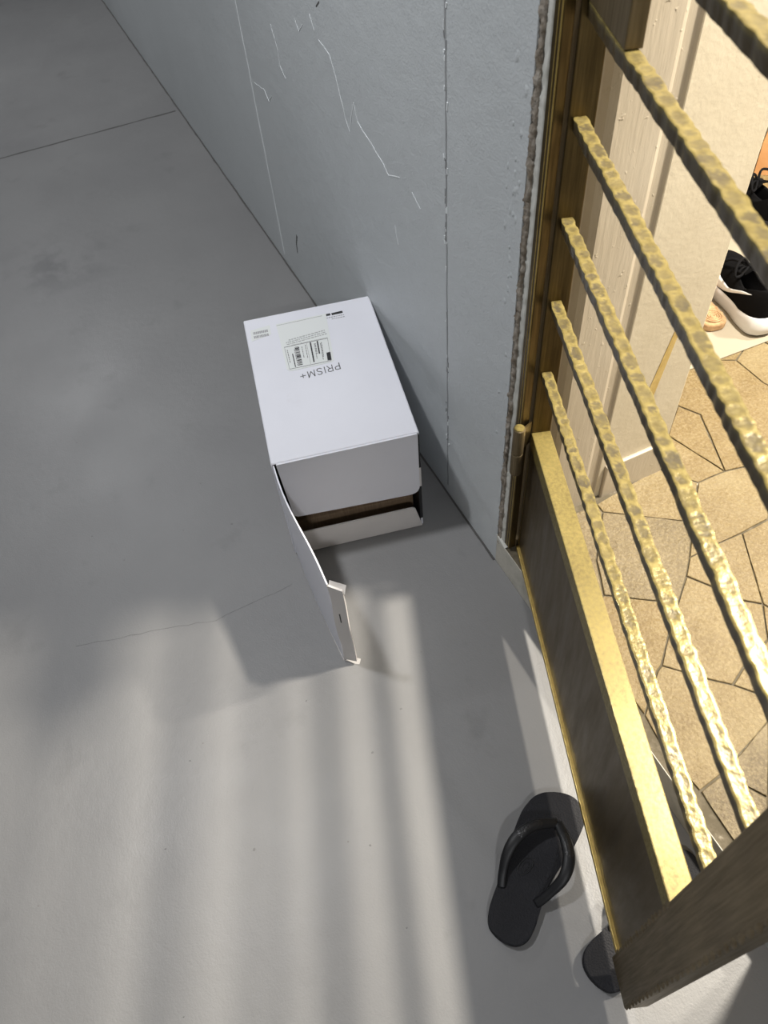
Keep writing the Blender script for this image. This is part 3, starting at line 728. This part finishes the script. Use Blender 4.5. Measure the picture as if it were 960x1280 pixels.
for st in strokes:
    P_ = []
    for (a, b_) in st:
        s_ = -0.1205 - a*sc; dd = 0.2625 - b_*hgt - (0.0105*(a/tot)) + 0.002
        P_.append(Vector(top_pt(s_, dd)))
    for i in range(len(P_)-1):
        a_, b_ = P_[i], P_[i+1]; d_ = (b_-a_).normalized(); s2 = Vector((-d_.y, d_.x))*0.0010; a2 = a_-d_*0.0008; b2 = b_+d_*0.0008
        base = len(V); qs = [a2-s2, b2-s2, b2+s2, a2+s2]
        V += [(q.x, q.y, TZ) for q in qs] + [(q.x, q.y, TZ+0.0004) for q in qs]
        F += [(base+4, base+5, base+6, base+7)] + [(base+k, base+(k+1) % 4, base+4+(k+1) % 4, base+4+k) for k in range(4)]
lt = pyd('lettering', V, F, MT('ink_dark_grey', (0.10, 0.10, 0.105), 0.6).m, CB); lt['label'] = 'thin grey word PRISM+ printed upside down'

# kraft insert inside the carton
ins = empty('packing_insert', (org.x, org.y, 0), CB.rotation_euler.z); tag(ins, 'brown corrugated packing insert inside the open white carton', 'packaging')
box('tray', 0.045, 0.42, -hw+0.012, hw-0.012, TH+0.003, 0.060, KRAFT, ins, bev=0.002)
box('upright', 0.050, 0.056, -hw+0.020, 0.045, 0.061, 0.165, KRAFT, ins)
box('upright', 0.075, 0.081, 0.060, hw-0.03, 0.061, 0.120, KRAFT, ins)

# ------------------------------------------------------------------ flip-flops
SOLE = [(0.2714, 0.0149), (0.2798, -0.0094), (0.2775, -0.0351), (0.253, -0.0571), (0.2300, -0.0590), (0.1956, -0.0545), (0.1555, -0.0440), (0.1184, -0.0365), (0.0802, -0.0345), (0.045, -0.0355), (0.0206, -0.0312),
        (0.0045, -0.0170), (0.0005, 0.0067), (0.0083, 0.0314), (0.0231, 0.0420), (0.045, 0.0465), (0.0763, 0.0470), (0.1081, 0.0475), (0.1504, 0.0500), (0.1837, 0.0518), (0.2163, 0.0505), (0.2448, 0.0423), (0.2602, 0.0315)]
def flip_flop(loc, rz, mirror, label):
    o = empty('flip_flop', loc, rz); tag(o, label, 'flip-flop', 'black flip-flops by the gate')
    m = -1 if mirror else 1
    out = [(p.x, p.y*m) for p in catmull([(x, y, 0) for x, y in SOLE], 4, True)]
    if m < 0: out = out[::-1]
    prism('sole', out, 0.0, 0.018, RUBBER, o, bev=0.0025, seg=2)
    post = (0.2180, -0.015*m)
    tube('toe_post', [(post[0], post[1], 0.016), (post[0]-0.002, post[1], 0.030), (post[0]-0.006, post[1], 0.041)], [0.0055, 0.005, 0.006], STRAP, o)
    L_ = catmull([(post[0]-0.002, post[1], 0.040), (0.192, 0.020*m, 0.050), (0.160, 0.041*m, 0.052), (0.128, 0.0475*m, 0.043), (0.098, 0.0440*m, 0.026), (0.078, 0.0380*m, 0.0165)], 6)
    R_ = catmull([(post[0]-0.002, post[1], 0.040), (0.192, -0.036*m, 0.050), (0.162, -0.052*m, 0.054), (0.130, -0.0530*m, 0.048), (0.098, -0.0380*m, 0.030), (0.078, -0.0240*m, 0.0165)], 6)
    for pth in (L_, R_):
        n_ = len(pth); rad = [0.0080 + 0.0028*math.sin(math.pi*min(1.0, i/n_*1.35)) for i in range(n_)]
        cent = Vector((0.15, 0, 0.0))
        st = tube('strap', pth, rad, STRAP, o, seg=10, flat=0.42)
        # grained top of the wide front half of the strap
        k_ = int(n_*0.50); tube('grained_band', [Vector((p.x, p.y, p.z+0.0016)) for p in pth[2:k_]], [r_*0.80*min(1.0, 0.25+0.25*min(i_, k_-3-i_)) for i_, r_ in enumerate(rad[2:k_])], STRAPT, st, seg=10, flat=0.40)
    # embossed oval on the footbed
    ov = [(0.128+0.017*math.cos(a)*0.9 - 0.006*math.sin(a), 0.012*m + 0.011*math.sin(a)) for a in [2*math.pi*i/28 for i in range(28)]]
    tube('embossed_oval', [(x, y, 0.0181) for x, y in ov], 0.0012, STRAP, o, seg=6, closed=True)
    tube('embossed_oval', [(0.128+(x-0.128)*0.55, 0.012*m+(y-0.012*m)*0.5, 0.0181) for x, y in ov], 0.0009, STRAP, o, seg=6, closed=True)
    return o
flip_flop((-0.157, 0.191, 0), math.radians(128.5), False, 'whole black rubber flip-flop lying on the grey floor beside the gate')
flip_flop((-0.056, 0.287, 0), math.radians(101.0), True, 'black rubber flip-flop half hidden under the brass gate, heel showing')

# ------------------------------------------------------------------ shoes and things inside
mt = prism('shoe_mat', [(-1.100, 1.09), (-1.073, 1.325), (-1.056, 1.76), (-1.88, 1.80), (-1.88, 1.09)], IZ+0.0006, IZ+0.004, MAT, bev=0.0008, seg=1)
tag(mt, 'flat cream sheet under the shoes on the stone floor', 'mat')
OUT = [(0.0, 0.0), (0.004, 0.022), (0.022, 0.037), (0.06, 0.041), (0.10, 0.038), (0.15, 0.042), (0.20, 0.050), (0.235, 0.047), (0.265, 0.032), (0.282, 0.008),
       (0.280, -0.014), (0.262, -0.034), (0.230, -0.046), (0.19, -0.046), (0.15, -0.037), (0.10, -0.033), (0.06, -0.036), (0.022, -0.035), (0.004, -0.022)]
def sneaker(loc, rz, label, group, solemat=None, marks=(1, -1)):
    o = empty('sneaker', loc, rz); tag(o, label, 'shoe', group); o.scale = (1.1, 1.1, 1.1)
    base = catmull([(x, y, 0) for x, y in OUT], 4, True); n_ = len(base)
    # foam sole with flared heel and swept edge line
    rings = []
    def soletop(x): return 0.040 + 0.016*max(0.0, (0.07-x)/0.07) + 0.006*max(0.0, (x-0.22)/0.06)
    def solebot(x): return 0.0 + 0.012*max(0.0, (x-0.22)/0.06)**2 + 0.004*max(0.0, (0.03-x)/0.03)
    c_ = Vector((0.14, 0, 0))
    for (f_, k_) in ((0.0, 0.90), (0.06, 0.97), (0.25, 1.03), (0.5, 1.06), (0.75, 1.04), (0.95, 1.00), (1.0, 0.96)):
        rings.append([Vector((c_.x + (p.x-c_.x)*(1+(k_-1)*0.5) - (0.006*(1-abs(f_-.4)) if p.x < 0.03 else 0), p.y*k_, solebot(p.x) + (soletop(p.x)-solebot(p.x))*f_)) for p in base])
    V = [v for r_ in rings for v in r_]; F = []
    for i in range(len(rings)-1):
        for k in range(n_): F.append((i*n_+k, i*n_+(k+1) % n_, (i+1)*n_+(k+1) % n_, (i+1)*n_+k))
    F.append(tuple(range(n_))[::-1]); F.append(tuple((len(rings)-1)*n_+k for k in range(n_)))
    so = pyd('foam_sole', V, F, solemat or FOAM, o, smooth=True)
    V = [Vector((v.x, v.y*0.99, v.z - 0.0015)) for v in rings[0]] + [Vector((v.x, v.y*1.0, v.z+0.003)) for v in rings[0]]
    F = [(k, (k+1) % n_, n_+(k+1) % n_, n_+k) for k in range(n_)] + [tuple(range(n_))[::-1], tuple(range(n_, 2*n_))]
    pyd('outsole', [(v.x, v.y, max(v.z, 0.0)) for v in V], F, LINING, so)
    # upper: loft from the sole line to the collar
    def collar(k):
        a = math.atan2(base[k].y, base[k].x-0.14)
        cx_ = 0.080; x = cx_ + math.cos(a)*(0.090 if math.cos(a) > 0 else 0.066); y = math.sin(a)*0.029
        z = 0.080 + 0.044*max(0.0, (0.075-x)/0.062)**1.3 + 0.024*max(0.0, (x-0.085)/0.085)
        return Vector((x, y, z))
    def surf(k, v):
        b_ = base[k]; b3 = Vector((b_.x, b_.y*0.97, soletop(b_.x)-0.004)); c3_ = collar(k)
        h = v; bul = 1-(1-v)**1.9
        p = Vector((b3.x + (c3_.x-b3.x)*(v**1.5), b3.y + (c3_.y-b3.y)*(v**1.5), b3.z + (c3_.z-b3.z)*bul))
        return p
    NV = 9; V = []; F = []
    for i in range(NV+1):
        for k in range(n_): V.append(surf(k, i/NV))
    cen = Vector((0.085, 0, 0))
    for (sc_, dz) in ((0.90, 0.003), (0.82, -0.004), (0.86, -0.030), (0.88, -0.055)):
        for k in range(n_):
            c3_ = collar(k); V.append(Vector((cen.x+(c3_.x-cen.x)*sc_, c3_.y*sc_, (c3_.z+dz) if dz > -0.05 else 0.030)))
    nr = NV+1+4
    for i in range(nr-1):
        for k in range(n_): F.append((i*n_+k, i*n_+(k+1) % n_, (i+1)*n_+(k+1) % n_, (i+1)*n_+k))
    F.append(tuple((nr-1)*n_+k for k in range(n_)))
    up = pyd('upper', V, F, MESHB, o, smooth=True)
    # tongue and laces
    def tong(s_, t_):
        y = (s_-0.5)*0.044; x = 0.182 - 0.075*t_
        z = 0.072 + 0.045*t_ - 0.010*abs(s_-0.5)*2
        return (x, y, z), (0.3, 0, 0.95)
    flap_sheet('tongue', tong, 6, 6, 0.005, MESHB, o)
    for i in range(4):
        x = 0.178 - 0.017*i; z = 0.079 + 0.010*i
        tube('lace', catmull([(x, -0.026, z-0.006), (x+0.002, -0.012, z+0.004), (x+0.004, 0.012, z+0.004), (x, 0.026, z-0.006)], 4), 0.0032, LACE, o, seg=6, flat=0.6)
    for sg in (-1, 1):
        tube('lace_loop', catmull([(0.128, 0, 0.114), (0.136, 0.016*sg, 0.134), (0.122, 0.040*sg, 0.128), (0.108, 0.046*sg, 0.108), (0.112, 0.026*sg, 0.106), (0.128, 0.002*sg, 0.113)], 5), 0.0034, LACE, o, seg=6)
    tube('lace_loop', catmull([(0.128, 0, 0.114), (0.145, 0.02, 0.122), (0.165, 0.03, 0.116), (0.178, 0.042, 0.10)], 5), 0.0034, LACE, o, seg=6)
    # white check mark on both sides
    for sg in marks:
        up_e = [(0.060, 0.50), (0.100, 0.42), (0.140, 0.34), (0.170, 0.34), (0.188, 0.45), (0.200, 0.66)]
        lo_e = [(0.060, 0.49), (0.100, 0.27), (0.140, 0.08), (0.174, 0.00), (0.200, 0.20), (0.206, 0.64)]
        def at(x, v):
            ks = [k for k in range(n_) if base[k].y*sg > 0]
            ks.sort(key=lambda k: abs(base[k].x-x)); k0, k1 = ks[0], ks[1]
            d0 = base[k0].x; d1 = base[k1].x; t_ = 0 if abs(d1-d0) < 1e-6 else (x-d0)/(d1-d0)
            p = surf(k0, max(v, 0)).lerp(surf(k1, max(v, 0)), max(-.2, min(1, t_))); return p + Vector((0, sg*0.0022, 0.0012))
        U_ = catmull([(a, b_, 0) for a, b_ in up_e], 3); D_ = catmull([(a, b_, 0) for a, b_ in lo_e], 3); V = []; F = []
        for a, b_ in zip(U_, D_):
            for t_ in (0, 0.33, 0.67, 1):
                q = a.lerp(b_, t_); V.append(at(q.x, q.y*0.85+0.06))
        for i in range(len(U_)-1):
            for j in range(3): F.append((i*4+j, i*4+j+1, (i+1)*4+j+1, (i+1)*4+j))
        lg = pyd('check_mark', V, F, LOGO, up, smooth=True)
        md = lg.modifiers.new('solid', 'SOLIDIFY'); md.thickness = 0.0012; md.offset = 0
    return o
sneaker((-1.085, 1.536, IZ+0.004), math.radians(168), 'black mesh sneaker with white sole and white check mark on its side', 'sneakers on the cream mat')
# tan slipper beside it
ts = empty('slipper', (-1.160, 1.446, IZ+0.004), math.radians(168)); tag(ts, 'tan woven slipper with rounded heel beside the black sneaker', 'slipper')
osl = [(p.x*0.9, p.y*0.95) for p in catmull([(x, y, 0) for x, y in OUT], 4, True)]
prism('sole', osl, 0, 0.024, JUTE, ts, bev=0.006, seg=3)
prism('insole', [(0.125+(x-0.125)*0.90, y*0.84) for x, y in osl], 0.024, 0.0265, JUTE, ts, bev=0.001, seg=1)
for r_ in (0.006, 0.012, 0.018, 0.024):
    tube('woven_ring', [(0.034+r_*math.cos(a), r_*math.sin(a), 0.0268) for a in [2*math.pi*i/24 for i in range(24)]], 0.0022, JUTE, ts, seg=6, closed=True)
def vamp(s_, t_):
    a = math.pi*s_; x = 0.13 + 0.085*t_; w_ = 0.036; return (x, -math.cos(a)*w_, 0.020 + math.sin(a)*(0.045-0.018*t_)), (0, -math.cos(a), math.sin(a))
flap_sheet('vamp', vamp, 12, 5, 0.004, JUTE, ts)
# pale tote with a dark strap lying behind the sneaker
tt = empty('tote_bag', (-1.60, 1.655, IZ+0.0045), math.radians(14)); tag(tt, 'flat cream tote bag with thin dark strap behind the sneaker', 'bag')
def tote(s_, t_): return (-0.15+0.30*s_, -0.13+0.26*t_, 0.012 + 0.022*math.sin(math.pi*s_)*math.sin(math.pi*t_) + 0.004*math.sin(9*s_+5*t_)), (0, 0, 1)
flap_sheet('body', tote, 14, 12, 0.006, CANVAS, tt)
tube('strap', catmull([(-0.13, -0.10, 0.026), (-0.02, -0.08, 0.048), (0.09, -0.02, 0.050), (0.14, 0.06, 0.032), (0.17, 0.12, 0.012)], 6), 0.006, LINING, tt, seg=6, flat=0.4)
tube('seam', [(-0.14, 0.03, 0.036), (0.0, 0.035, 0.052), (0.14, 0.03, 0.035)], 0.0015, JOINT, tt, seg=5)
# black shoe and orange paper bag further in
bs = sneaker((-1.40, 1.90, IZ+0.004), math.radians(190), 'plain all-black sneaker mostly hidden behind a bar beside the orange paper bag', 'sneakers on the cream mat', RUBBER, ())
ob = empty('paper_bag', (-1.67, 2.25, IZ), math.radians(40)); tag(ob, 'creased orange paper bag at the right edge of the picture', 'bag')
V = []; F = []
prof_ = [(0.0, 0.16, 0.09), (0.10, 0.155, 0.085), (0.20, 0.15, 0.07), (0.30, 0.15, 0.045)]
for z, a, b_ in prof_:
    for (x, y) in ((-a, -b_), (0, -b_*0.9), (a, -b_), (a*0.9, 0), (a, b_), (0, b_*0.92), (-a, b_), (-a*0.9, 0)):
        V.append((x+random.uniform(-.004, .004), y+random.uniform(-.004, .004), z))
for i in range(3):
    for k in range(8): F.append((i*8+k, i*8+(k+1) % 8, (i+1)*8+(k+1) % 8, (i+1)*8+k))
F.append(tuple(range(8))[::-1])
pyd('body', V, F, ORANGE, ob)
tube('handle', catmull([(-0.06, -0.04, 0.28), (-0.05, -0.05, 0.36), (0.05, -0.05, 0.36), (0.06, -0.04, 0.28)], 5), 0.003, JUTE, ob, seg=6)
